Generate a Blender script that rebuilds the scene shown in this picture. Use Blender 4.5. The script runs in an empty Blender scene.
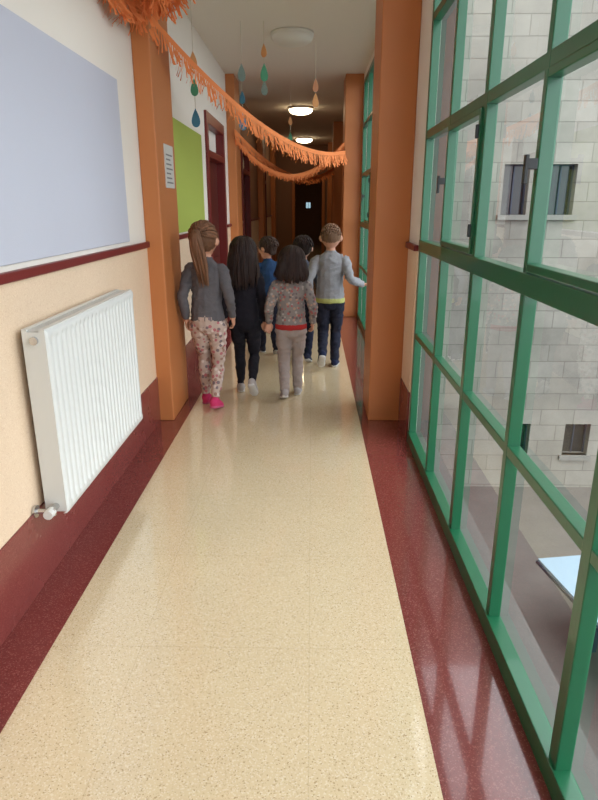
import bpy, math, random
import numpy as np
from mathutils import Vector, Matrix, noise
from mathutils.bvhtree import BVHTree
random.seed(4)
scene = bpy.context.scene
scene.view_settings.view_transform = 'Standard'

# ------------------------------------------------------------ materials
def lin(c):
    c = c/255.0
    return c/12.92 if c <= 0.04045 else ((c+0.055)/1.055)**2.4
def rgb(r, g, b): return (lin(r), lin(g), lin(b), 1.0)
MATS = {}
def mat(name, col, rough=0.6, bump=0.0, bscale=40.0, coat=0.0, var=0.0, metallic=0.0, emit=0.0, emitcol=None, spec=0.5):
    if name in MATS: return MATS[name]
    m = bpy.data.materials.new(name); m.use_nodes = True
    nt = m.node_tree; b = nt.nodes['Principled BSDF']
    b.inputs['Base Color'].default_value = col
    b.inputs['Roughness'].default_value = rough
    b.inputs['Metallic'].default_value = metallic
    b.inputs['Coat Weight'].default_value = coat
    b.inputs['Specular IOR Level'].default_value = spec
    if emit:
        b.inputs['Emission Color'].default_value = emitcol or col
        b.inputs['Emission Strength'].default_value = emit
    tc = nt.nodes.new('ShaderNodeTexCoord')
    if bump:
        n = nt.nodes.new('ShaderNodeTexNoise'); n.inputs['Scale'].default_value = bscale
        n.inputs['Detail'].default_value = 4
        nt.links.new(tc.outputs['Object'], n.inputs['Vector'])
        bp = nt.nodes.new('ShaderNodeBump'); bp.inputs['Strength'].default_value = bump
        bp.inputs['Distance'].default_value = 0.01
        nt.links.new(n.outputs['Fac'], bp.inputs['Height'])
        nt.links.new(bp.outputs['Normal'], b.inputs['Normal'])
    if var:
        n = nt.nodes.new('ShaderNodeTexNoise'); n.inputs['Scale'].default_value = 2.5
        n.inputs['Detail'].default_value = 6
        nt.links.new(tc.outputs['Object'], n.inputs['Vector'])
        mx = nt.nodes.new('ShaderNodeMix'); mx.data_type = 'RGBA'
        mx.inputs['A'].default_value = tuple(c*(1-var) for c in col[:3])+(1,)
        mx.inputs['B'].default_value = tuple(min(1, c*(1+var)) for c in col[:3])+(1,)
        nt.links.new(n.outputs['Fac'], mx.inputs['Factor'])
        nt.links.new(mx.outputs['Result'], b.inputs['Base Color'])
    MATS[name] = m
    return m

def terrazzo(name, base, dark, light, rough, scale=170.0, joint=None, coat=0.0):
    m = bpy.data.materials.new(name); m.use_nodes = True
    nt = m.node_tree; L = nt.links; b = nt.nodes['Principled BSDF']
    g = nt.nodes.new('ShaderNodeNewGeometry')
    v = nt.nodes.new('ShaderNodeTexVoronoi'); v.inputs['Scale'].default_value = scale
    L.new(g.outputs['Position'], v.inputs['Vector'])
    sep = nt.nodes.new('ShaderNodeSeparateColor'); L.new(v.outputs['Color'], sep.inputs['Color'])
    r = nt.nodes.new('ShaderNodeValToRGB'); r.color_ramp.interpolation = 'CONSTANT'
    e = r.color_ramp.elements
    e[0].position = 0; e[0].color = tuple(a*.4+c*.6 for a, c in zip(base, dark))
    e[1].position = 0.035; e[1].color = tuple(a*.75+c*.25 for a, c in zip(base, dark))
    x = e.new(0.12); x.color = base
    x = e.new(0.85); x.color = light
    L.new(sep.outputs['Red'], r.inputs['Fac'])
    n = nt.nodes.new('ShaderNodeTexNoise'); n.inputs['Scale'].default_value = 1.7; n.inputs['Detail'].default_value = 5
    L.new(g.outputs['Position'], n.inputs['Vector'])
    mr = nt.nodes.new('ShaderNodeMapRange'); mr.inputs['To Min'].default_value = 0.92; mr.inputs['To Max'].default_value = 1.08
    L.new(n.outputs['Fac'], mr.inputs['Value'])
    mul = nt.nodes.new('ShaderNodeVectorMath'); mul.operation = 'SCALE'
    L.new(r.outputs['Color'], mul.inputs[0]); L.new(mr.outputs['Result'], mul.inputs['Scale'])
    out = mul.outputs['Vector']
    if joint:
        br = nt.nodes.new('ShaderNodeTexBrick'); br.offset = 0; br.inputs['Scale'].default_value = 1
        br.inputs['Brick Width'].default_value = joint; br.inputs['Row Height'].default_value = joint
        br.inputs['Mortar Size'].default_value = 0.0018; br.inputs['Mortar Smooth'].default_value = 0.4
        L.new(g.outputs['Position'], br.inputs['Vector'])
        mx = nt.nodes.new('ShaderNodeMix'); mx.data_type = 'RGBA'
        fm = nt.nodes.new('ShaderNodeMath'); fm.operation = 'MULTIPLY'; fm.inputs[1].default_value = 0.2
        L.new(br.outputs['Fac'], fm.inputs[0]); L.new(fm.outputs[0], mx.inputs['Factor'])
        L.new(out, mx.inputs['A']); mx.inputs['B'].default_value = dark
        out = mx.outputs['Result']
    L.new(out, b.inputs['Base Color'])
    rr = nt.nodes.new('ShaderNodeMapRange'); rr.inputs['To Min'].default_value = rough*.7; rr.inputs['To Max'].default_value = rough*1.4
    L.new(n.outputs['Fac'], rr.inputs['Value']); L.new(rr.outputs['Result'], b.inputs['Roughness'])
    b.inputs['Coat Weight'].default_value = coat; b.inputs['Coat Roughness'].default_value = 0.05
    return m

M_cream = terrazzo('terrazzo_cream', rgb(226, 205, 168), rgb(160, 122, 78), rgb(236, 220, 192), 0.11, 280, 0.6, 0.8)
M_maroon = terrazzo('terrazzo_maroon', rgb(126, 60, 56), rgb(88, 38, 38), rgb(150, 88, 82), 0.14, 280, 0.6, 0.7)
M_base = terrazzo('skirting_maroon', rgb(124, 58, 54), rgb(92, 40, 38), rgb(138, 74, 68), 0.25, 300, None, .2)
M_wains = terrazzo('wainscot_stone', rgb(226, 199, 170), rgb(206, 174, 144), rgb(233, 209, 182), 0.45, 260)
M_wall = mat('wall_paint', rgb(232, 225, 214), 0.8, 0.08, 120, var=0.03)
M_ceil = mat('ceiling_paint', rgb(230, 222, 210), 0.85, 0.05, 60)
M_fardark = mat('far_wall_darkened', rgb(146, 108, 84), 0.7, 0.05, 60)  # dimness of the windowless far end is put into this wall colour
M_orange = mat('orange_paint', rgb(192, 118, 66), 0.5, 0.08, 90, var=0.05)
M_rail = mat('maroon_wood', rgb(112, 34, 32), 0.4, 0.05, 60)
M_doord = mat('door_wood', rgb(88, 34, 28), 0.45, 0.05, 40, var=0.15)
M_blue = mat('grey_blue_board', rgb(190, 192, 204), 0.85, 0.1, 200, var=0.02)
M_greenb = mat('lime_board', rgb(164, 178, 80), 0.85, 0.1, 200, var=0.03)
M_rad = mat('radiator_enamel', rgb(214, 214, 210), 0.35, coat=0.2)
M_chrome = mat('chrome', rgb(200, 200, 200), 0.25, metallic=1.0)
M_green = mat('green_enamel', rgb(20, 96, 62), 0.3, 0.03, 60, coat=0.3, var=0.08)
M_black = mat('black_plastic', rgb(25, 25, 25), 0.4)
M_crepe = mat('orange_crepe', rgb(236, 138, 78), 0.85, 0.3, 150, var=0.15)
M_string = mat('string', rgb(200, 190, 170), 0.9)
M_lampoff = mat('lamp_opal', rgb(225, 220, 210), 0.35)
M_lampon = mat('lamp_lit', rgb(255, 235, 200), 0.4, emit=14.0, emitcol=rgb(255, 228, 184))
M_sign = mat('sign_paper', rgb(205, 205, 200), 0.6)
M_signink = mat('sign_ink', rgb(120, 118, 120), 0.6)
M_conc = mat('concrete', rgb(104, 102, 98), 0.9, 0.3, 15, var=0.2)
M_ground = mat('courtyard_ground', rgb(104, 99, 94), 0.9, 0.4, 8, var=0.25)
M_tabletop = mat('table_top', rgb(150, 176, 194), 0.5)
M_tabledk = mat('table_metal', rgb(40, 52, 70), 0.5)
M_dkglass = mat('dark_glass', rgb(30, 34, 36), 0.1)
M_lintel = mat('lintel', rgb(128, 126, 120), 0.9, 0.1, 30)

def glass_mat(name, tint, base):
    m = bpy.data.materials.new(name); m.use_nodes = True
    nt = m.node_tree; nt.nodes.clear(); L = nt.links
    o = nt.nodes.new('ShaderNodeOutputMaterial'); mx = nt.nodes.new('ShaderNodeMixShader')
    t = nt.nodes.new('ShaderNodeBsdfTransparent'); t.inputs['Color'].default_value = tint
    g = nt.nodes.new('ShaderNodeBsdfGlossy'); g.inputs['Roughness'].default_value = 0.02
    lw = nt.nodes.new('ShaderNodeLayerWeight'); lw.inputs['Blend'].default_value = 0.5
    p = nt.nodes.new('ShaderNodeMath'); p.operation = 'POWER'; p.inputs[1].default_value = 4.0
    f = nt.nodes.new('ShaderNodeMath'); f.operation = 'MULTIPLY_ADD'; f.inputs[1].default_value = 0.8; f.inputs[2].default_value = base
    L.new(lw.outputs['Facing'], p.inputs[0]); L.new(p.outputs[0], f.inputs[0])
    L.new(f.outputs[0], mx.inputs[0]); L.new(t.outputs[0], mx.inputs[1]); L.new(g.outputs[0], mx.inputs[2])
    L.new(mx.outputs[0], o.inputs[0]); return m
M_glass = glass_mat('window_glass', (0.97, 0.98, 0.97, 1), .04)
M_tint = glass_mat('dimming_door_glass', (0.10, 0.14, 0.15, 1), .04)  # dark tint added to dim the daylight coming through the far pane

def block_mat():
    m = bpy.data.materials.new('concrete_block'); m.use_nodes = True
    nt = m.node_tree; L = nt.links; b = nt.nodes['Principled BSDF']; b.inputs['Roughness'].default_value = 0.9
    g = nt.nodes.new('ShaderNodeNewGeometry'); s = nt.nodes.new('ShaderNodeSeparateXYZ'); c = nt.nodes.new('ShaderNodeCombineXYZ')
    L.new(g.outputs['Position'], s.inputs[0]); L.new(s.outputs['X'], c.inputs['X']); L.new(s.outputs['Z'], c.inputs['Y'])
    br = nt.nodes.new('ShaderNodeTexBrick'); br.inputs['Scale'].default_value = 1
    br.inputs['Brick Width'].default_value = 0.52; br.inputs['Row Height'].default_value = 0.26
    br.inputs['Mortar Size'].default_value = 0.008; br.inputs['Mortar Smooth'].default_value = 0.5
    br.inputs['Color1'].default_value = rgb(134, 130, 121); br.inputs['Color2'].default_value = rgb(145, 141, 132)
    br.inputs['Mortar'].default_value = rgb(114, 110, 102)
    L.new(c.outputs[0], br.inputs['Vector'])
    n = nt.nodes.new('ShaderNodeTexNoise'); n.inputs['Scale'].default_value = 1.2; n.inputs['Detail'].default_value = 9
    n.inputs['Roughness'].default_value = 0.65
    L.new(g.outputs['Position'], n.inputs['Vector'])
    mr = nt.nodes.new('ShaderNodeMapRange'); mr.inputs['From Min'].default_value = .3; mr.inputs['From Max'].default_value = .7
    mr.inputs['To Min'].default_value = .74; mr.inputs['To Max'].default_value = 1.16
    L.new(n.outputs['Fac'], mr.inputs['Value'])
    mul = nt.nodes.new('ShaderNodeVectorMath'); mul.operation = 'SCALE'
    L.new(br.outputs['Color'], mul.inputs[0]); L.new(mr.outputs['Result'], mul.inputs['Scale'])
    L.new(mul.outputs['Vector'], b.inputs['Base Color'])
    bp = nt.nodes.new('ShaderNodeBump'); bp.invert = True; bp.inputs['Strength'].default_value = .35; bp.inputs['Distance'].default_value = .01
    L.new(br.outputs['Fac'], bp.inputs['Height']); L.new(bp.outputs['Normal'], b.inputs['Normal'])
    return m
M_block = block_mat()

def spots(name, base, cols, scale, thr=0.5):
    m = bpy.data.materials.new(name); m.use_nodes = True
    nt = m.node_tree; L = nt.links; b = nt.nodes['Principled BSDF']; b.inputs['Roughness'].default_value = 0.85
    tc = nt.nodes.new('ShaderNodeTexCoord')
    v = nt.nodes.new('ShaderNodeTexVoronoi'); v.inputs['Scale'].default_value = scale
    L.new(tc.outputs['Object'], v.inputs['Vector'])
    sep = nt.nodes.new('ShaderNodeSeparateColor'); L.new(v.outputs['Color'], sep.inputs['Color'])
    r = nt.nodes.new('ShaderNodeValToRGB'); r.color_ramp.interpolation = 'CONSTANT'
    e = r.color_ramp.elements; e[0].color = cols[0]; e[1].position = 1/len(cols); e[1].color = cols[1]
    for i in range(2, len(cols)):
        x = e.new(i/len(cols)); x.color = cols[i]
    L.new(sep.outputs['Red'], r.inputs['Fac'])
    lt = nt.nodes.new('ShaderNodeMath'); lt.operation = 'LESS_THAN'; lt.inputs[1].default_value = thr
    L.new(v.outputs['Distance'], lt.inputs[0])
    mx = nt.nodes.new('ShaderNodeMix'); mx.data_type = 'RGBA'
    L.new(lt.outputs[0], mx.inputs['Factor']); mx.inputs['A'].default_value = base
    L.new(r.outputs['Color'], mx.inputs['B']); L.new(mx.outputs['Result'], b.inputs['Base Color'])
    return m

# ------------------------------------------------------------ mesh helpers
def build(name, parts, parent=None, smooth=False, bevel=0.0, loc=(0, 0, 0)):
    me = bpy.data.meshes.new(name); V = []; F = []; MI = []; ms = []
    for vs, fs, m in parts:
        o = len(V); V += [tuple(v) for v in vs]
        if m not in ms: ms.append(m)
        k = ms.index(m)
        for f in fs:
            F.append(tuple(i+o for i in f)); MI.append(k)
    me.from_pydata(V, [], F)
    for m in ms: me.materials.append(m)
    me.polygons.foreach_set('material_index', MI)
    if smooth: me.polygons.foreach_set('use_smooth', [True]*len(F))
    me.update()
    ob = bpy.data.objects.new(name, me); scene.collection.objects.link(ob); ob.location = loc
    if parent: ob.parent = parent
    if bevel:
        b = ob.modifiers.new('bevel', 'BEVEL'); b.width = bevel; b.segments = 2; b.limit_method = 'ANGLE'
    return ob
def empty(name, loc=(0, 0, 0)):
    e = bpy.data.objects.new(name, None); scene.collection.objects.link(e); e.location = loc; return e
def box(x0, x1, y0, y1, z0, z1, m):
    v = [(x0, y0, z0), (x1, y0, z0), (x1, y1, z0), (x0, y1, z0), (x0, y0, z1), (x1, y0, z1), (x1, y1, z1), (x0, y1, z1)]
    return (v, [(0, 3, 2, 1), (4, 5, 6, 7), (0, 1, 5, 4), (1, 2, 6, 5), (2, 3, 7, 6), (3, 0, 4, 7)], m)
def wall_cells(a0, a1, z0, z1, holes, fn):
    A = sorted(set([a0, a1]+[h[0] for h in holes]+[h[1] for h in holes]))
    Z = sorted(set([z0, z1]+[h[2] for h in holes]+[h[3] for h in holes]))
    out = []
    for i in range(len(A)-1):
        for j in range(len(Z)-1):
            ca = (A[i]+A[i+1])/2; cz = (Z[j]+Z[j+1])/2
            if any(h[0] < ca < h[1] and h[2] < cz < h[3] for h in holes): continue
            out.append(fn(A[i], A[i+1], Z[j], Z[j+1]))
    return out
def cyl(p0, p1, r, m, n=12, r2=None):
    p0 = Vector(p0); p1 = Vector(p1); t = (p1-p0).normalized(); a = t.orthogonal().normalized(); b = t.cross(a)
    r2 = r if r2 is None else r2
    v = []
    for p, q in ((p0, r), (p1, r2)):
        for i in range(n):
            an = 2*math.pi*i/n; v.append(tuple(p+a*q*math.cos(an)+b*q*math.sin(an)))
    f = [(i, (i+1) % n, n+(i+1) % n, n+i) for i in range(n)]
    f += [tuple(range(n-1, -1, -1)), tuple(range(n, 2*n))]
    return (v, f, m)
def lathe(c, prof, m, n=36):
    v = []; f = []
    for r, z in prof:
        for i in range(n):
            an = 2*math.pi*i/n; v.append((c[0]+r*math.cos(an), c[1]+r*math.sin(an), c[2]+z))
    for j in range(len(prof)-1):
        for i in range(n):
            f.append((j*n+i, j*n+(i+1) % n, (j+1)*n+(i+1) % n, (j+1)*n+i))
    return (v, f, m)

# ------------------------------------------------------------ shell
XL, XR, ZC = -1.115, 0.655, 3.1
Y0, Y1 = -4.0, 26.0
CL, CR = -0.92, 0.358
build('floor', [box(CL, CR, Y0, Y1, -0.2, 0, M_cream), box(XL-.2, CL, Y0, Y1, -0.2, 0, M_maroon), box(CR, XR+.05, Y0, Y1, -0.2, 0, M_maroon)])
build('ceiling', [box(XL-.2, XR+.15, Y0, Y1, ZC, ZC+.2, M_ceil)])
dl = [(6.85, 8.15), (10.2, 11.4), (14.2, 15.4)]
dr = [(10.4, 11.6), (15.0, 16.2)]
build('wall_left', wall_cells(Y0, Y1, 0, ZC, [(a, b, 0, 2.42) for a, b in dl],
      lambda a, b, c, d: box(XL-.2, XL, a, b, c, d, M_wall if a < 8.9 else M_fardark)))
holes = [(-3.75, 3.83, 0.03, 3.02), (4.72, 8.55, 0.03, 3.02)]
build('wall_right', wall_cells(Y0, 8.8, 0, ZC, holes, lambda a, b, c, d: box(XR, XR+.05, a, b, c, d, M_wall)) +
      wall_cells(Y0, 8.8, 0, ZC, holes, lambda a, b, c, d: box(XR+.05, XR+.15, a, b, c, d, M_conc)) +
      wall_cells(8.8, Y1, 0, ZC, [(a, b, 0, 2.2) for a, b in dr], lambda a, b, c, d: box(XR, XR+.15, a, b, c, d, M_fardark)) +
      [box(XR+.05, XR+.15, Y0, 9.2, -2.9, -0.0, M_conc)])
build('wall_back', [box(XL-.2, XR+.15, Y0-.2, Y0, -.2, ZC+.2, M_wall)])
build('wall_front', wall_cells(XL-.2, XR+.15, -.2, ZC+.2, [(-.24, -.06, 1.42, 1.64)],
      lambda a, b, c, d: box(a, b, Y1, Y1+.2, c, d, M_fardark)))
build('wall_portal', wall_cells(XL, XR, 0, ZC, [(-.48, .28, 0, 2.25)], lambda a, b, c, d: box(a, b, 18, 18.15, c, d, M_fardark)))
build('trim_portal', [box(-.56, -.48, 17.95, 18.2, 0, 2.33, M_orange), box(.28, .36, 17.95, 18.2, 0, 2.33, M_orange), box(-.48, .28, 17.95, 18.2, 2.25, 2.33, M_orange)])

def seg(name, x0, x1, z0, z1, segs, m, bev=0.0):
    build(name, [box(x0, x1, a, b, z0, z1, m) for a, b in segs], bevel=bev)
sL = [(Y0, 4.2), (4.75, 6.75), (8.25, 8.6), (9.15, 10.1), (11.5, 13.2), (13.75, 14.1), (15.5, 17.3)]
seg('wainscot_left', XL, XL+.008, .33, 1.235, sL, M_wains)
seg('baseboard_left', XL, XL+.016, 0.0, .33, sL, M_base, .003)
seg('trim_left', XL, XL+.028, 1.235, 1.272, sL, M_rail, .004)
sR = [(3.86, 4.22), (9.15, 10.3), (11.7, 13.2), (13.75, 14.9), (16.3, 17.3)]
seg('wainscot_right', XR-.008, XR, .33, 1.235, sR, M_wains)
seg('baseboard_right', XR-.016, XR, 0.0, .33, sR, M_base, .003)
seg('trim_right', XR-.028, XR, 1.235, 1.272, sR, M_rail, .004)
for y in (4.2, 8.6, 13.2, 17.3):
    build('pillar', [box(XL, -1.0, y, y+.55, 0, ZC, M_orange)], bevel=.008)
    build('pillar', [box(.42, XR, y+.03, y+.5, 0, ZC, M_orange)], bevel=.008)
build('notice_board', [box(XL, XL+.012, -2.5, 3.80, 1.295, 2.18, M_blue)], bevel=.003)
build('notice_board', [box(XL, XL+.012, 4.8, 6.55, 1.285, 2.17, M_greenb)], bevel=.003)
sp = [box(-1.0, -.994, 4.40, 4.66, 1.62, 1.90, M_sign)]
for k in range(7): sp.append(box(-.994, -.9935, 4.43, 4.62-.03*(k % 3), 1.65+.03*k, 1.66+.03*k, M_signink))
build('wall_sign', sp)
def door(name, x, s, y0, y1, zt, top):
    root = empty(name, (x, (y0+y1)/2, 0))
    P = []
    fw = .09; xo = x+s*.025; xi = x-s*.12
    a, b = min(xo, xi), max(xo, xi)
    P += [box(a, b, y0-.02, y0+fw, 0, top+.02, M_rail), box(a, b, y1-fw, y1+.02, 0, top+.02, M_rail),
          box(a, b, y0+fw, y1-fw, top-fw, top+.02, M_rail), box(a, b, y0+fw, y1-fw, zt, zt+.07, M_rail)]
    a, b = sorted((x-s*.07, x-s*.11))
    P += [box(a, b, y0+fw, y1-fw, 0.01, zt, M_doord), box(a, b, y0+fw, y1-fw, zt+.07, top-fw, M_wall)]
    a, b = sorted((x-s*.07, x-s*.055))
    for z0, z1 in ((.15, .9), (1.05, zt-.15)):
        P.append(box(a, b, y0+fw+.12, y1-fw-.12, z0, z1, M_doord))
    P.append(cyl((x-s*.07, y0+.2, 1.0), (x-s*.01, y0+.2, 1.0), .01, M_chrome)); P.append(cyl((x-s*.01, y0+.2, 1.0), (x-s*.01, y0+.32, 1.0), .01, M_chrome))
    o = build('leaf_and_frame', P, bevel=.003); o.parent = root; o.matrix_parent_inverse = Matrix.Translation(-root.location)
n = 1
for a, b in dl: door('door_%d' % n, XL, 1, a, b, 2.0, 2.42); n += 1
for a, b in dr: door('door_%d' % n, XR, -1, a, b, 1.9, 2.2); n += 1
build('window_3', [box(-.27, -.24, Y1-.02, Y1+.1, 1.39, 1.67, M_rail), box(-.06, -.03, Y1-.02, Y1+.1, 1.39, 1.67, M_rail), box(-.24, -.06, Y1-.02, Y1+.1, 1.39, 1.42, M_rail),
                   box(-.24, -.06, Y1-.02, Y1+.1, 1.64, 1.67, M_rail), box(-.157, -.143, Y1-.01, Y1+.1, 1.42, 1.64, M_rail),
                   ([(-.24, Y1+.05, 1.42), (-.06, Y1+.05, 1.42), (-.06, Y1+.05, 1.64), (-.24, Y1+.05, 1.64)], [(0, 1, 2, 3)], M_tint)])

# ------------------------------------------------------------ windows
def window(name, ys, y0, y1, zt=3.02):
    root = empty(name, (XR, (y0+y1)/2, 0))
    P = []; G = []; H = []
    x0, x1 = XR-.003, XR+.042
    P += [box(x0, x1, y0, y0+.04, .03, zt, M_green), box(x0, x1, y1-.04, y1, .03, zt, M_green)]
    P += [box(XR-.010, x1, y0, y1, .0, .075, M_green), box(x0, x1, y0, y1, zt-.05, zt, M_green)]
    for z, w in ((.705, .036), (1.24, .066), (1.865, .045), (2.46, .04)):
        P.append(box(x0-(.008 if w > .06 else 0)+.002, x1, y0+.02, y1-.02, z, z+w, M_green))
    for i, y in enumerate(ys):
        w = .024 if i % 2 == 1 else .018
        P.append(box(x0+.001, x1-.001, y-w, y+w, .05, zt-.02, M_green))
    edges = [y0+.02]+sorted(ys)+[y1-.02]
    ne = len(edges)-1
    for i in range(ne):
        if (ne-1-i) % 2 == 0: continue
        a, b = edges[i], edges[i+1]
        a2, b2 = a+.018, b-.018
        xs0, xs1 = XR-.012, XR+.03
        s = .024; za, zb = 1.312, 1.86
        P += [box(xs0, xs1, a2, a2+s, za, zb, M_green), box(xs0, xs1, b2-s, b2, za, zb, M_green),
              box(xs0, xs1, a2+s, b2-s, za, za+s, M_green), box(xs0, xs1, a2+s, b2-s, zb-s, zb, M_green)]
        H += [box(xs0-.03, xs0, b2-.024, b2-.004, 1.60, 1.63, M_black), box(xs0-.036, xs0-.025, b2-.024, b2-.004, 1.56, 1.64, M_black),
              box(xs0-.012, xs0, a2+.002, a2+.016, 1.38, 1.43, M_black), box(xs0-.012, xs0, a2+.002, a2+.016, 1.75, 1.80, M_black)]
    xg = XR+.034
    G.append(([(xg, y0+.03, .06), (xg, y1-.03, .06), (xg, y1-.03, zt-.03), (xg, y0+.03, zt-.03)], [(0, 1, 2, 3)], M_glass))
    for nm, parts, bv in (('frame', P, .003), ('glass', G, 0), ('latches', H, .002)):
        o = build(nm, parts, bevel=bv); o.parent = root; o.matrix_parent_inverse = Matrix.Translation(-root.location)
ys = [3.82-.635*i for i in range(1, 12)]
window('window_1', ys, -3.75, 3.83)
window('window_2', [4.72+.638*i for i in range(1, 6)], 4.72, 8.55)

# ------------------------------------------------------------ radiator
def radiator():
    root = empty('radiator', (-1.05, 2.79, .3))
    y0, y1, z0, z1, xf = 2.22, 3.37, .30, 1.06, -.985
    V = []; F = []
    N = 276; zs = [z0, z0+.012, z0+.035, z0+.05, z1-.05, z1-.035, z1-.012, z1]; am = [0, 0, 0, 1, 1, 0, 0, 0]; bk = [-.012, 0, 0, 0, 0, 0, 0, -.012]
    for i in range(N+1):
        y = y0+(y1-y0)*i/N; ph = (i % 12)/12.0
        g = 0.5-0.5*math.cos(2*math.pi*ph); g = min(1, g*1.9)
        edge = -.012 if i in (0, N) else 0
        for z, a, b in zip(zs, am, bk):
            V.append((xf-.013*(1-g)*a+b+edge, y, z))
    k = len(zs)
    for i in range(N):
        for j in range(k-1): F.append((i*k+j, (i+1)*k+j, (i+1)*k+j+1, i*k+j+1))
    P1 = [(V, F, M_rad)]
    P = [box(xf-.10, xf-.088, y0+.01, y1-.01, z0+.01, z1-.01, M_rad),
         box(xf-.095, xf-.008, y0, y0+.006, z0+.01, z1-.008, M_rad), box(xf-.095, xf-.008, y1-.006, y1, z0+.01, z1-.008, M_rad),
         box(xf-.095, xf-.075, y0, y1, z1-.008, z1+.002, M_rad), box(xf-.03, xf-.008, y0, y1, z1-.008, z1+.002, M_rad)]
    yy = y0+.01
    while yy < y1-.02:
        P.append(box(xf-.076, xf-.029, yy, yy+.006, z1-.008, z1, M_rad)); yy += .018
    yy = y0+.03
    while yy < y1-.03:
        P.append(box(xf-.08, xf-.02, yy, yy+.002, z0+.05, z1-.04, M_rad)); yy += .03
    P += [box(XL+.008, xf-.095, y, y+.04, z, z+.06, M_rad) for y in (y0+.15, y1-.2) for z in (z0+.1, z1-.16)]
    C = [cyl((xf-.05, y0+.01, z0+.035), (xf-.05, y0-.05, z0+.035), .014, M_chrome), cyl((xf-.05, y0-.05, z0+.035), (XL+.017, y0-.05, z0+.035), .011, M_chrome),
         cyl((xf-.05, y0-.045, z0+.035), (xf-.05, y0-.085, z0+.035), .019, M_rad), cyl((xf-.05, y0-.05, z0+.02), (xf-.05, y0-.05, z0+.05), .018, M_chrome),
         cyl((xf-.05, y0+.004, z1-.04), (xf-.05, y0-.012, z1-.04), .016, M_chrome),
         cyl((XL+.012, y0-.05, z0+.035), (XL+.022, y0-.05, z0+.035), .026, M_chrome)]
    for nm, p, sm in (('front_panel', P1, True), ('casing', P, False), ('valve', C, False)):
        o = build(nm, p, smooth=sm); o.parent = root; o.matrix_parent_inverse = Matrix.Translation(-root.location)
radiator()

# ------------------------------------------------------------ ceiling lamps
for i, y in enumerate((6.7, 11.4, 16.3, 21.2)):
    m = M_lampoff if i == 0 else M_lampon
    root = empty('ceiling_lamp', (-.2, y, ZC))
    a = build('base', [lathe((0, 0, 0), [(0, 0), (.205, 0), (.21, -.01), (.21, -.03), (.19, -.035)], M_lampoff)], parent=root, smooth=True)
    b = build('diffuser', [lathe((0, 0, 0), [(.2, -.03), (.2, -.05), (.185, -.075), (.15, -.095), (.10, -.108), (.05, -.114), (.001, -.116)], m)], parent=root, smooth=True)

# ------------------------------------------------------------ garlands
def garland(name, pts, length=.15, dens=.014, jit=.02, layers=3):
    P = [Vector(p) for p in pts]; path = []
    for i in range(len(P)-1):
        a = P[max(i-1, 0)]; b = P[i]; c = P[i+1]; d = P[min(i+2, len(P)-1)]
        for k in range(24):
            t = k/24
            path.append(.5*((2*b)+(c-a)*t+(2*a-5*b+4*c-d)*t*t+(3*b-a-3*c+d)*t**3))
    path.append(P[-1])
    V = []; F = []
    def strip(p, d, nrm, L, w):
        o = len(V); q = random.uniform(-1, 1)
        for k in range(5):
            s = k/4
            c = p+Vector((0, 0, -L*s))+nrm*(jit*q*s*s*2.2)+d*(random.uniform(-.3, .3)*jit*s)
            tw = Matrix.Rotation(q*1.1*s, 3, 'Z') @ d
            V.append(tuple(c-tw*w/2)); V.append(tuple(c+tw*w/2))
        for k in range(4): F.append((o+2*k, o+2*k+1, o+2*k+3, o+2*k+2))
    for ly in range(layers):
        off = random.uniform(-.008, .008)
        for i in range(len(path)-1):
            a, b = path[i], path[i+1]; d = (b-a); n = max(1, int(d.length/dens)); dn = Vector((d.x, d.y, 0)).normalized()
            nrm = Vector((-dn.y, dn.x, 0))
            o = len(V)
            for p in (a, b):
                V.append(tuple(p+nrm*(off))); V.append(tuple(p+nrm*off+Vector((0, 0, -.04))))
            F.append((o, o+2, o+3, o+1))
            for k in range(n):
                p = a+d*(k/n)+nrm*off+Vector((0, 0, -.03))
                strip(p, dn, nrm, length*random.uniform(.55, 1)-.03, dens*.75)
    return build(name, [(V, F, M_crepe)])
def sag(a, b, s, n=9):
    a = Vector(a); b = Vector(b); out = []
    for i in range(n):
        t = i/(n-1); p = a.lerp(b, t); p.z -= s*4*t*(1-t); out.append(p)
    return out
garland('paper_garland', sag((-1.06, 4.12, 2.68), (.43, 8.58, 2.19), .28), length=.18, dens=.02, layers=2)
garland('paper_garland', sag((-1.06, 4.1, 2.66), (.62, 1.5, 2.75), -.02), length=.2)
garland('paper_garland', [(-1.08, 3.55, 2.66), (-1.03, 3.75, 2.60), (-1.0, 3.95, 2.66), (-.9, 4.08, 2.70), (-.78, 4.0, 2.72), (-.7, 3.9, 2.85)], length=.17, jit=.04)
garland('paper_garland', sag((-1.0, 8.55, 2.45), (.44, 13.15, 2.25), .35))
garland('paper_garland', sag((-1.0, 13.1, 2.4), (.43, 9.15, 2.35), .35), length=.13)
garland('paper_garland', sag((-1.0, 8.58, 2.35), (.42, 8.62, 2.3), .42), length=.1, layers=1)

def drops(x, y, items):
    root = empty('paper_raindrop_string', (x, y, ZC))
    P = [cyl((0, 0, 0), (0, 0, items[-1][0]-ZC), .0025, M_string, 6)]
    for k, (z, col, s) in enumerate(items):
        m = mat('paper_%d_%d_%d' % col, rgb(*col), .8)
        s *= .85
        v = []; N = 20; a = random.uniform(-.5, .5)
        for side in (-.003, .003):
            for i in range(N):
                t = 2*math.pi*i/N
                px = s*.5*math.sin(t)*math.sin(t/2)**1.3 ; pz = s*.75*math.cos(t)
                v.append((px*math.cos(a)-side*math.sin(a), px*math.sin(a)+side*math.cos(a)-.004, z-ZC+pz))
        f = [tuple(range(N)), tuple(range(2*N-1, N-1, -1))]+[(i, i+N, (i+1) % N+N, (i+1) % N) for i in range(N)]
        P.append((v, f, m))
    build('string_and_drops', P, parent=root)
T = (206, 146, 92); Gn = (70, 140, 104); Bl = (70, 122, 150); Gy = (120, 136, 128); Pc = (228, 166, 130)
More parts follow.
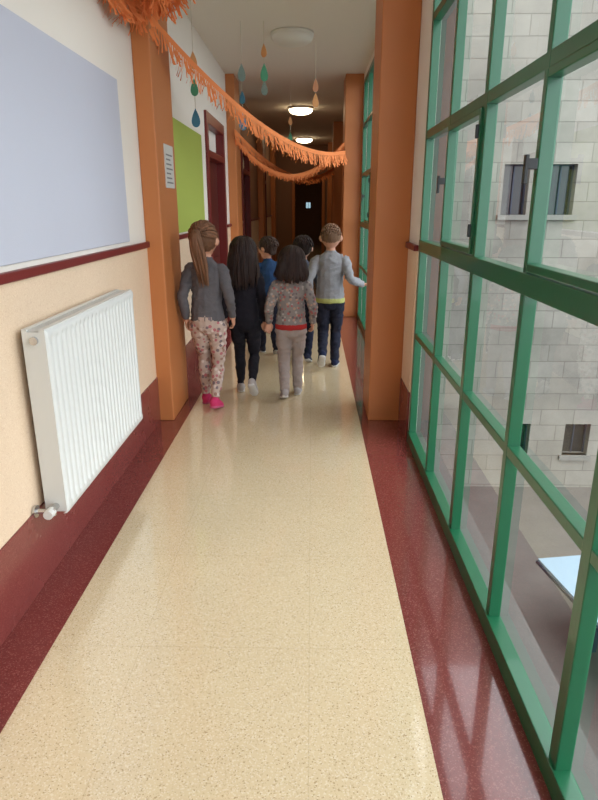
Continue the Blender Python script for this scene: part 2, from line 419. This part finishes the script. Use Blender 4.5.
drops(-.45, 6.3, [(2.86, T, .09), (2.68, Gn, .12), (2.55, Gy, .1)])
drops(-.66, 6.3, [(2.68, Gy, .12), (2.47, Bl, .09), (2.26, Bl, .12)])
drops(-.93, 5.3, [(2.58, T, .10), (2.39, Gn, .10), (2.17, Bl, .11)])
drops(.03, 7.0, [(2.69, Pc, .10), (2.55, T, .11)])
drops(-.3, 9.0, [(2.6, T, .09), (2.4, Gn, .09)])

# ------------------------------------------------------------ courtyard
build('courtyard_ground', [box(XR+.15, 40, -25, 40, -3.1, -2.9, M_ground)])
wh = [(2.7, 3.06, 1.38, 2.06), (3.36, 3.72, 1.38, 2.06), (4.6, 4.96, 1.38, 2.06), (3.16, 3.5, -2.33, -1.8), (4.05, 4.45, -2.33, -1.8), (5.2, 5.6, -2.33, -1.8)]
P = wall_cells(XR+.15, 16, -2.9, 6.5, wh, lambda a, b, c, d: box(a, b, 9.2, 9.5, c, d, M_block))
for a, b, c, d in wh:
    P += [box(a-.05, b+.05, 9.14, 9.3, c-.07, c, M_lintel), box(a, b, 9.36, 9.38, c, d, M_dkglass)]
    P += [box(a, a+.02, 9.33, 9.37, c, d, M_tabledk), box(b-.02, b, 9.33, 9.37, c, d, M_tabledk), box((a+b)/2-.01, (a+b)/2+.01, 9.33, 9.37, c, d, M_tabledk), box(a, b, 9.33, 9.37, d-.02, d, M_tabledk)]
build('courtyard_building', P)
tt = empty('table_tennis_table', (3.42, 4.78, -2.9)); tt.rotation_euler = (0, 0, math.radians(9))
build('top', [box(-.76, .76, -1.2, 1.2, .72, .75, M_tabletop), box(-.775, .775, -1.215, 1.215, .69, .72, M_tabledk)], parent=tt)
build('legs', [box(x-.03, x+.03, y-.03, y+.03, 0, .69, M_tabledk) for x in (-.4, .4) for y in (-.6, .6)]+[box(-.4, .4, y-.02, y+.02, .3, .34, M_tabledk) for y in (-.6, .6)], parent=tt)

# ------------------------------------------------------------ people
def catm(pts, k=4):
    P = [np.array(p, float) for p in pts]
    if len(P) < 3:
        return [P[0]+(P[-1]-P[0])*i/k for i in range(k+1)]
    out = []
    for i in range(len(P)-1):
        a = P[max(i-1, 0)]; b = P[i]; c = P[i+1]; d = P[min(i+2, len(P)-1)]
        for j in range(k):
            t = j/k; out.append(.5*((2*b)+(c-a)*t+(2*a-5*b+4*c-d)*t*t+(3*b-a-3*c+d)*t**3))
    out.append(P[-1]); return out
def tube(path, radii, label, side=(1, 0, 0), n=16, cap=1.0):
    R = [(r, r) if not isinstance(r, (tuple, list)) else r for r in radii]
    data = catm([tuple(p)+tuple(r) for p, r in zip(path, R)])
    pts = [Vector(d[:3]) for d in data]; rad = [(max(.001, d[3]), max(.001, d[4])) for d in data]
    side = Vector(side); rings = []
    def fr(i):
        t = (pts[min(i+1, len(pts)-1)]-pts[max(i-1, 0)]).normalized()
        a = (side-t*side.dot(t))
        if a.length < .1: a = t.orthogonal()
        a.normalize(); return t, a, t.cross(a)
    t, a, b = fr(0); r = rad[0]; m = min(r)*cap
    for an in (75, 50, 25):
        c = math.cos(math.radians(an)); s = math.sin(math.radians(an))
        rings.append((pts[0]-t*m*s, a, b, r[0]*c, r[1]*c))
    for i in range(len(pts)):
        t, a, b = fr(i); rings.append((pts[i], a, b, rad[i][0], rad[i][1]))
    r = rad[-1]; m = min(r)*cap
    for an in (25, 50, 75):
        c = math.cos(math.radians(an)); s = math.sin(math.radians(an))
        rings.append((pts[-1]+t*m*s, a, b, r[0]*c, r[1]*c))
    V = []; F = []
    for p, a, b, ra, rb in rings:
        for i in range(n):
            an = 2*math.pi*i/n; V.append(p+a*ra*math.cos(an)+b*rb*math.sin(an))
    for j in range(len(rings)-1):
        for i in range(n): F.append((j*n+i, j*n+(i+1) % n, (j+1)*n+(i+1) % n, (j+1)*n+i))
    F.append(tuple(range(n-1, -1, -1))); F.append(tuple((len(rings)-1)*n+i for i in range(n)))
    return [V, F, label]
def ell(c, r, label, n=20, m=12):
    c = Vector(c); V = []; F = []
    for j in range(1, m):
        ph = math.pi*j/m
        for i in range(n):
            an = 2*math.pi*i/n
            V.append(c+Vector((r[0]*math.sin(ph)*math.cos(an), r[1]*math.sin(ph)*math.sin(an), -r[2]*math.cos(ph))))
    for j in range(m-2):
        for i in range(n): F.append((j*n+i, j*n+(i+1) % n, (j+1)*n+(i+1) % n, (j+1)*n+i))
    o = len(V); V += [c-Vector((0, 0, r[2])), c+Vector((0, 0, r[2]))]
    for i in range(n):
        F.append((o, (i+1) % n, i)); F.append((o+1, (m-2)*n+i, (m-2)*n+(i+1) % n))
    return [V, F, label]
def ik(a, b, l1, l2, pole):
    a = Vector(a); b = Vector(b); d = b-a; L = d.length; mx = (l1+l2)*.995
    if L > mx: b = a+d*(mx/L); d = b-a; L = mx
    x = (l1*l1-l2*l2+L*L)/(2*L); h = math.sqrt(max(0, l1*l1-x*x)); u = d.normalized()
    p = Vector(pole); p = (p-u*p.dot(u)).normalized()
    return a+u*x+p*h, b
def remesh(prims, h, voxel, it, mats, fold=0.0):
    V = []; F = []; LB = []
    for vs, fs, lb in prims:
        o = len(V); V += [v*h for v in vs]
        for f in fs: F.append(tuple(i+o for i in f)); LB.append(lb)
    bvh = BVHTree.FromPolygons(V, F)
    me = bpy.data.meshes.new('tmp'); me.from_pydata([tuple(v) for v in V], [], F)
    ob = bpy.data.objects.new('tmp', me); scene.collection.objects.link(ob)
    r = ob.modifiers.new('r', 'REMESH'); r.mode = 'VOXEL'; r.voxel_size = voxel; r.adaptivity = 0
    s = ob.modifiers.new('s', 'SMOOTH'); s.factor = .5; s.iterations = it
    dg = bpy.context.evaluated_depsgraph_get(); dg.update()
    m2 = bpy.data.meshes.new_from_object(ob.evaluated_get(dg))
    bpy.data.objects.remove(ob)
    labs = []
    for p in m2.polygons:
        q = bvh.find_nearest(p.center); labs.append(LB[q[2]] if q[2] is not None else 'skin')
    vs = [v.co.copy() for v in m2.vertices]
    if fold:
        cl = [0]*len(vs)
        for p, l in zip(m2.polygons, labs):
            if l in ('top', 'pants', 'hair'):
                for i in p.vertices: cl[i] = 1 if l != 'hair' else 2
        nn = [v.normal.copy() for v in m2.vertices]
        for i, v in enumerate(vs):
            if cl[i] == 1:
                q = noise.noise(Vector((v.x*7+v.z*6, v.y*7, v.z*20-v.x*8)))
                vs[i] = v+nn[i]*fold*((1-abs(q)*3)*.7+.5*noise.noise(v*28))
            elif cl[i] == 2:
                vs[i] = v+nn[i]*fold*.5*noise.noise(Vector((v.x*60, v.y*60, v.z*5)))
    out = (vs, [tuple(p.vertices) for p in m2.polygons], labs)
    bpy.data.meshes.remove(m2)
    return out
M_skin = mat('skin', rgb(210, 156, 128), .5)
M_lip = mat('lips', rgb(180, 96, 88), .4)
M_eye = mat('eyes', rgb(40, 28, 22), .15)

def locks(style):
    """thin tapered hair locks in head coordinates"""
    out = []; C = Vector((0, -.012, .932)); U = random.uniform
    def surf(phi, th, k=1.0):   # phi: 0 = back, th: 0 = crown
        r = {'long': (.070, .076, .074), 'bob': (.073, .080, .077), 'pony': (.066, .074, .074), 'short': (.069, .077, .071), 'buzz': (.0625, .072, .068)}[style]
        return C+Vector((math.sin(phi)*math.sin(th)*r[0]*k, -math.cos(phi)*math.sin(th)*r[1]*k, math.cos(th)*r[2]*k))
    def lk(pts, r, n=5):
        out.append(tube(pts, [r*.6]+[r]*(len(pts)-2)+[r*.25], 'hair', n=n, cap=.5))
    if style in ('long', 'bob'):
        for i in range(150):
            phi = U(-1.95, 1.95); k = U(1.0, 1.06)
            zt = (.72 if style == 'long' else .80)+U(-.012, .03)+(.03*abs(phi)/1.9)
            p = [surf(phi, t, k) for t in (.15, .6, 1.1, 1.5)]
            e = p[-1]; j = U(-.010, .010)
            w = 1.0 if style == 'long' else 1.08
            p.append(Vector((e.x*w+j, e.y-.004, .87))); p.append(Vector((e.x*(w+.05)+j*1.6, min(e.y-.004, .0), (.87+zt)/2))); p.append(Vector((e.x*(.90 if style == 'long' else 1.0)+j*2.2, min(e.y+.002, .0), zt)))
            lk(p, U(.0045, .0075))
    elif style == 'pony':
        tie = Vector((0, -.082, .948))
        for i in range(110):
            phi = U(-math.pi, math.pi); th = U(.5, 1.75) if abs(phi) < 2 else U(.7, 1.0)
            a = surf(phi, th, 1.02); m = (a+tie)/2; d = m-C; m = C+d.normalized()*max(d.length, .073)
            lk([a, a.lerp(m, .5)+(a-C)*.04, m, tie+Vector((U(-.01, .01), 0, U(-.01, .01)))], U(.004, .006))
        for i in range(60):
            x = U(-.026, .026); y = U(-.012, .012); L = U(.70, .75)
            lk([tie+Vector((x*.4, -.008, y*.4)), Vector((x*.9, -.114+y, .928)), Vector((.012+x*1.25, -.116+y, .87)), Vector((.02+x*1.2, -.103+y, .81)), Vector((.03+x*.9, -.086+y*.6, L))], U(.004, .007))
    elif style == 'short':
        for i in range(150):
            phi = U(-2.0, 2.0); t0 = U(.05, 1.35); dp = U(-.2, .2)
            if i % 4 == 0: phi = U(-math.pi, math.pi); t0 = U(.05, .7)
            lk([surf(phi, t0, 1.0), surf(phi+dp*.5, t0+.22, 1.04), surf(phi+dp, t0+.42, U(1.03, 1.09))], U(.005, .008))
    elif style == 'buzz':
        for i in range(260):
            phi = U(-2.0, 2.0); t0 = U(.0, 1.45)
            if i % 4 == 0: phi = U(-math.pi, math.pi); t0 = U(.0, .8)
            lk([surf(phi, t0, .995), surf(phi, t0+.09, 1.012), surf(phi, t0+.17, 1.02)], U(.003, .0045))
    return out

def child(name, loc, yaw, h, P):
    prims = []; hands = []
    S = Vector
    g = P.get
    hem = g('hem', .475); w = g('bulk', 1.0)
    prof = [(hem, .090, .068), (.50, .091, .069), (.56, .085, .063), (.62, .080, .059), (.70, .084, .060), (.755, .086, .056), (.785, .074, .047), (.808, .042, .036)]
    lean = g('lean', .01)
    prof = [p for p in prof if p[0] >= hem]
    prims.append(tube([(0, lean*(z-.5)*3, z) for z, a, b in prof], [(a*w, b*w) for z, a, b in prof], 'top', cap=.25))
    if g('hemband'):
        prims.append(tube([(0, 0, hem-.012), (0, 0, hem+.012)], [(.094*w, .072*w)]*2, 'hem', cap=.1))
    prims.append(tube([(0, -.003, .455), (0, -.004, .50), (0, 0, .56)], [(.078, .060), (.084, .066), (.072, .053)], 'pants', cap=.6))
    ny = lean*.9
    prims.append(tube([(0, ny, .79), (0, ny+.004, .818)], [(.046, .042), (.037, .036)], 'top', cap=.3))
    prims.append(tube([(0, ny, .78), (0, ny+.006, .88)], [.031, .031], 'skin'))
    for sx, key in ((-1, 'lf'), (1, 'rf')):
        fx, fy, pitch, lift = P[key]; pr = math.radians(pitch)
        az = .044*math.cos(pr)+.075*math.sin(pr)+lift
        hip = S((sx*.048, 0, .475)); ank = S((fx, fy, az))
        kn, ank = ik(hip, ank, .225, .225, (fx*.3, 1, 0))
        if g('tight'):
            pa = [hip, hip.lerp(kn, .5), kn, kn.lerp(ank, .35)+S((0, -.006, 0)), kn.lerp(ank, .92)]; ra = [.056, .047, .034, .034, .022]
        else:
            pa = [hip, hip.lerp(kn, .5), kn, kn.lerp(ank, .4), kn.lerp(ank, .97)]; ra = [.057, .050, .039, .036, .031]
        prims.append(tube(pa, ra, 'pants', cap=.5))
        prims.append(tube([kn.lerp(ank, .8), ank], [.021, .021], 'sock'))
        f = S((sx*.12, math.cos(pr), -math.sin(pr))).normalized(); u = S((0, math.sin(pr), math.cos(pr)))
        q = lambda s, z: ank+f*s+u*z
        prims.append(tube([q(-.024, -.010), q(0, -.010), q(.035, -.016), q(.070, -.024), q(.088, -.027)],
                          [(.023, .026), (.027, .030), (.028, .022), (.028, .015), (.019, .010)], 'shoe', cap=.8))
        prims.append(tube([q(-.026, -.036), q(.03, -.036), q(.068, -.036), q(.092, -.036)], [(.025, .008), (.026, .008), (.031, .008), (.020, .008)], 'sole', cap=1))
    for sx, key in ((-1, 'lh'), (1, 'rh')):
        A = P[key]; sh = S((sx*.086*w, ny*.8, .758))
        el, wr = ik(sh, A['p'], .145, .13, A.get('pole', (sx*.35, -1, -.1)))
        prims.append(tube([sh+S((-sx*.03, 0, .004)), sh, sh.lerp(el, .5), el, el.lerp(wr, .5), el.lerp(wr, .97)], [.030*w, .034*w, .030*w, .027*w, .024*w, .020*w], 'top', cap=.4))
        prims.append(tube([el.lerp(wr, .8), wr+(wr-el).normalized()*.012], [.0165, .0155], 'skin'))
        d = (S(A['dir']) if 'dir' in A else (wr-el)).normalized()
        nrm = S(A.get('nrm', (-sx, 0, 0))); nrm = (nrm-d*nrm.dot(d)).normalized()
        th = S(A.get('th', (0, 1, 0))); th = (th-d*th.dot(d)-nrm*th.dot(nrm)).normalized()
        cu = A.get('curl', .5)
        o = wr+d*.004
        hands.append(tube([o-d*.01, o+d*.012, o+d*.035, o+d*.048], [(.0145, .0125), (.019, .0105), (.0215, .0095), (.020, .0075)], 'skin', side=th))
        for k, (off, L) in enumerate(((.0165, .036), (.0056, .041), (-.0054, .038), (-.016, .029))):
            b = o+d*.046+th*off; pts = [b-d*.008, b]; ang = 0; p = b.copy()
            for j, fr_ in enumerate((.45, .32, .23)):
                ang += cu*(.7+.1*k)
                dd = d*math.cos(ang)+nrm*math.sin(ang)+th*off*(4 if j == 0 else 1)
                p = p+dd.normalized()*L*fr_; pts.append(p.copy())
            hands.append(tube(pts, [.0052, .0054, .0050, .0046, .0040], 'skin', side=th, n=10))
        b = o+d*.008+th*.012
        hands.append(tube([b, b+(th*.8+d*.6)*.016, b+(th*.9+d*1.6)*.016+nrm*.004, b+(th*.8+d*2.6)*.016+nrm*.010], [.0075, .0068, .0056, .0045], 'skin', side=nrm, n=10))
    H = []
    H.append(ell((0, 0, .925), (.060, .070, .072), 'skin'))
    H.append(tube([(0, .012, .935), (0, .016, .895), (0, .024, .868)], [(.056, .058), (.050, .050), (.028, .032)], 'skin'))
    H.append(tube([(0, .064, .925), (0, .077, .902)], [.007, .0105], 'skin'))
    H.append(tube([(-.014, .067, .882), (0, .072, .882), (.014, .067, .882)], [.0045, .006, .0045], 'lip', side=(0, 0, 1)))
    for s in (-1, 1):
        H.append(ell((s*.024, .063, .920), (.010, .007, .007), 'eye'))
        H.append(tube([(s*.038, .061, .937), (s*.024, .067, .940), (s*.012, .068, .937)], [.003, .004, .003], 'hair', side=(0, 0, 1)))
        H.append(ell((s*.063, -.004, .912), (.009, .014, .020), 'skin'))
        H.append(ell((s*.068, -.001, .914), (.006, .008, .012), 'skin'))
    st = P['hair']
    if st == 'buzz':
        H.append(ell((0, -.008, .934), (.0625, .072, .068), 'hair'))
    elif st == 'short':
        H.append(ell((0, -.010, .936), (.069, .077, .071), 'hair'))
        H.append(tube([(0, -.040, .93), (0, -.048, .885)], [(.056, .035), (.045, .022)], 'hair'))
    elif st == 'long':
        H.append(ell((0, -.012, .932), (.070, .076, .074), 'hair'))
        for x, e in ((-.045, 0), (-.018, -.012), (.018, -.008), (.045, .004)):
            H.append(tube([(x*.6, -.045, .95), (x, -.060, .89), (x*1.15, -.066, .83), (x*1.1, -.068, .79), (x*.95, -.066, .755+e)],
                          [(.032, .030), (.034, .028), (.030, .022), (.026, .016), (.013, .009)], 'hair'))
        for s in (-1, 1): H.append(tube([(s*.05, -.01, .95), (s*.060, -.012, .89), (s*.062, -.02, .83), (s*.056, -.03, .80)], [(.018, .03), (.02, .03), (.018, .024), (.010, .014)], 'hair'))
    elif st == 'bob':
        H.append(ell((0, -.012, .932), (.073, .080, .077), 'hair'))
        for x, e in ((-.05, .0), (-.02, -.010), (.02, -.006), (.05, .003)):
            H.append(tube([(x*.6, -.045, .95), (x*1.1, -.062, .89), (x*1.35, -.064, .85), (x*1.3, -.062, .82+e)],
                          [(.034, .032), (.036, .032), (.032, .026), (.018, .014)], 'hair'))
        for s in (-1, 1): H.append(tube([(s*.052, -.01, .95), (s*.066, -.012, .89), (s*.070, -.02, .85)], [(.02, .034), (.022, .034), (.014, .020)], 'hair'))
    elif st == 'pony':
        H.append(ell((0, -.010, .931), (.065, .073, .073), 'hair'))
        H.append(tube([(0, -.07, .945), (0, -.092, .95)], [.019, .018], 'tie'))
        H.append(tube([(0, -.085, .950), (.004, -.112, .935), (.012, -.112, .88), (.02, -.10, .82), (.03, -.085, .765), (.032, -.08, .74)],
                      [(.018, .018), (.028, .022), (.033, .023), (.031, .019), (.020, .013), (.006, .005)], 'hair'))
    LK = locks(st)
    hy, hp, hr = P.get('head', (0, 0, 0))
    top = S((0, 0, 1.0))
    piv = S((0, ny, .84))
    MH = Matrix.Translation(piv) @ Matrix.Rotation(math.radians(hy), 4, 'Z') @ Matrix.Rotation(math.radians(hp), 4, 'X') @ Matrix.Rotation(math.radians(hr), 4, 'Y') @ Matrix.Translation(-piv+S((0, ny, 0))) @ \
         Matrix.Translation(top) @ Matrix.Scale(1.10, 4) @ Matrix.Translation(-top)
    for pr_ in H+LK: pr_[0] = [MH @ v for v in pr_[0]]
    prims += H
    v1, f1, l1 = remesh(prims, h, .0058, 4, None, fold=.007)
    v2, f2, l2 = remesh(hands, h, .0024, 2, None)
    V = list(v1); F = list(f1); LB = list(l1)
    o = len(V); V += v2; F += [tuple(i+o for i in f) for f in f2]; LB += l2
    for vs, fs, lb in LK:
        o = len(V); V += [v*h for v in vs]; F += [tuple(i+o for i in f) for f in fs]; LB += ['hair2' if random.random() < .35 else 'hair']*len(fs)
    C = dict(skin=M_skin, lip=M_lip, eye=M_eye); C.update(P['mats'])
    C['hair2'] = HAIR2[C['hair'].name]
    for k in ('sock', 'tie', 'hem', 'sole'): C.setdefault(k, MATS['white_rubber'])
    keys = list(C.keys())
    me = bpy.data.meshes.new(name); me.from_pydata([tuple(v) for v in V], [], F)
    for k in keys: me.materials.append(C[k])
    idx = {k: i for i, k in enumerate(keys)}
    me.polygons.foreach_set('material_index', [idx[l] for l in LB]); me.polygons.foreach_set('use_smooth', [True]*len(F)); me.update()
    ob = bpy.data.objects.new(name, me); scene.collection.objects.link(ob)
    ob.location = loc; ob.rotation_euler = (0, 0, math.radians(yaw))
    return ob

mat('white_rubber', rgb(200, 198, 195), .6)
def cloth(n, c): return mat(n, rgb(*c), .9, .35, 60, var=.12, spec=.2)
HAIR2 = {}
def hairm(n, c):
    def one(nn, cc):
        m = mat(nn, rgb(*cc), .55, 0, 0, var=.25, spec=.3)
        nt = m.node_tree; tc = nt.nodes.new('ShaderNodeTexCoord'); mp = nt.nodes.new('ShaderNodeMapping'); mp.inputs['Scale'].default_value = (150, 150, 9)
        nz = nt.nodes.new('ShaderNodeTexNoise'); nz.inputs['Scale'].default_value = 1
        bp = nt.nodes.new('ShaderNodeBump'); bp.inputs['Strength'].default_value = .6; bp.inputs['Distance'].default_value = .01
        nt.links.new(tc.outputs['Object'], mp.inputs[0]); nt.links.new(mp.outputs[0], nz.inputs['Vector']); nt.links.new(nz.outputs['Fac'], bp.inputs['Height'])
        nt.links.new(bp.outputs['Normal'], nt.nodes['Principled BSDF'].inputs['Normal'])
        return m
    m = one(n, c); HAIR2[n] = one(n+'_light', tuple(min(255, int(x*1.18+5)) for x in c)); return m
h_bl = hairm('hair_dark_blond', (112, 78, 56)); h_dk = hairm('hair_black_brown', (44, 29, 25)); h_br = hairm('hair_brown', (58, 40, 32)); h_bz = hairm('hair_buzz', (124, 94, 72))
M_flor = spots('floral_leggings', rgb(190, 168, 156), [rgb(180, 108, 114), rgb(124, 108, 112), rgb(214, 198, 190), rgb(156, 120, 106)], 34, .45)
M_patt = spots('patterned_sweater', rgb(138, 129, 125), [rgb(170, 94, 92), rgb(172, 163, 156), rgb(108, 98, 98), rgb(180, 146, 128)], 38, .40)

child('girl', (-.775, 4.52, 0), -3, 1.39, dict(hair='pony', tight=True, hem=.50, lf=(-.045, .075, 0, 0), rf=(.035, -.065, 14, 0), head=(-12, -3, 0),
      lh=dict(p=(-.118, .0, .505)), rh=dict(p=(.13, .03, .51)),
      mats=dict(top=cloth('grey_sweatshirt', (98, 94, 97)), pants=M_flor, shoe=cloth('pink_shoes', (206, 60, 108)), hair=h_bl, tie=mat('hair_tie', rgb(60, 50, 60)), sock=cloth('pink_sock', (180, 80, 100)), sole=mat('pink_sole', rgb(196, 90, 126), .6))))
child('girl', (-.535, 4.88, 0), 0, 1.265, dict(hair='long', tight=True, hem=.50, lf=(-.045, .06, 0, 0), rf=(.05, -.13, 48, .03), head=(-6, -4, 0),
      lh=dict(p=(-.13, .02, .51)), rh=dict(p=(.130, -.02, .49), curl=.8, nrm=(0, 1, 0), th=(-1, 0, 0), dir=(.2, 0, -1)),
      mats=dict(top=cloth('black_sweater', (38, 35, 42)), pants=cloth('black_jeans', (34, 32, 38)), shoe=cloth('white_shoes', (176, 168, 165)), hair=h_dk, sock=cloth('dark_sock', (60, 55, 60)))))
child('girl', (-.16, 4.78, 0), 3, 1.195, dict(hair='bob', tight=False, hem=.50, bulk=1.12, hemband=True, lf=(-.045, -.075, 20, 0), rf=(.045, .08, 0, 0), head=(8, -6, 4),
      lh=dict(p=(-.145, .025, .52), curl=.8, nrm=(0, -1, 0), th=(1, 0, 0), dir=(-.2, 0, -1)), rh=dict(p=(.145, .02, .52)),
      mats=dict(top=M_patt, pants=cloth('light_trousers', (162, 148, 142)), shoe=cloth('light_shoes', (168, 162, 162)), hair=h_dk, hem=cloth('red_hem', (176, 50, 48)), sock=cloth('pale_sock', (190, 175, 165)))))
child('boy', (-.445, 6.35, 0), 18, 1.20, dict(hair='short', lf=(-.045, .07, 0, 0), rf=(.045, -.08, 25, 0), head=(42, -4, 0),
      lh=dict(p=(-.13, .07, .52)), rh=dict(p=(.14, .0, .51)),
      mats=dict(top=cloth('blue_jacket', (44, 70, 106)), pants=cloth('navy_trousers', (36, 38, 52)), shoe=cloth('dark_shoes', (44, 46, 56)), hair=h_br, sock=cloth('sock_a', (70, 70, 80)))))
child('boy', (-.085, 6.0, 0), -4, 1.225, dict(hair='short', lf=(-.04, .08, 0, 0), rf=(.045, -.07, 22, 0), head=(6, -6, 0),
      lh=dict(p=(-.14, .02, .51)), rh=dict(p=(.14, .02, .51)),
      mats=dict(top=cloth('slate_sweatshirt', (96, 100, 116)), pants=cloth('navy_track_pants', (38, 42, 62)), shoe=cloth('navy_shoes', (50, 54, 76)), hair=h_dk, sock=cloth('sock_b', (70, 70, 80)))))
child('boy', (.175, 5.78, 0), -3, 1.345, dict(hair='buzz', hem=.49, hemband=True, lf=(-.045, -.12, 50, .035), rf=(.04, .03, 0, 0), head=(0, -4, 0), bulk=1.12,
      lh=dict(p=(-.15, .0, .52)), rh=dict(p=(.225, .02, .595), pole=(.4, -.6, -1), dir=(1, .05, -.05), nrm=(0, .2, 1), th=(0, 1, .1), curl=.25),
      mats=dict(top=cloth('light_grey_sweater', (150, 150, 154)), pants=cloth('dark_jeans', (40, 42, 56)), shoe=cloth('navy_sneakers', (38, 44, 70)), hair=h_bz, hem=cloth('yellow_hem', (186, 190, 116)), sock=cloth('sock_c', (90, 90, 100)))))

# ------------------------------------------------------------ light
w = bpy.data.worlds.new('overcast_sky'); scene.world = w; w.use_nodes = True
nt = w.node_tree; bg = nt.nodes['Background']
g = nt.nodes.new('ShaderNodeTexCoord'); s = nt.nodes.new('ShaderNodeSeparateXYZ'); r = nt.nodes.new('ShaderNodeValToRGB')
nt.links.new(g.outputs['Generated'], s.inputs[0]); nt.links.new(s.outputs['Z'], r.inputs['Fac'])
r.color_ramp.elements[0].color = (.82, .90, .98, 1); r.color_ramp.elements[1].color = (.93, .97, 1, 1)
nt.links.new(r.outputs['Color'], bg.inputs['Color']); bg.inputs['Strength'].default_value = 4.3
for y0, y1 in ((-3.75, 3.83), (4.72, 8.55)):
    l = bpy.data.lights.new('window_portal', 'AREA'); l.shape = 'RECTANGLE'; l.size = 3.0; l.size_y = y1-y0; l.cycles.is_portal = True
    o = bpy.data.objects.new('window_portal', l); scene.collection.objects.link(o); o.location = (XR+.12, (y0+y1)/2, 1.52)
    o.rotation_euler = (0, math.radians(90), 0)

cam = bpy.data.cameras.new('camera'); co = bpy.data.objects.new('camera', cam); scene.collection.objects.link(co)
cam.sensor_width = 36; cam.lens = 27.45; cam.clip_start = .02
co.location = (0, 0, 1.5); co.rotation_euler = (math.radians(90-17.64), 0, math.radians(1.16))
scene.camera = co
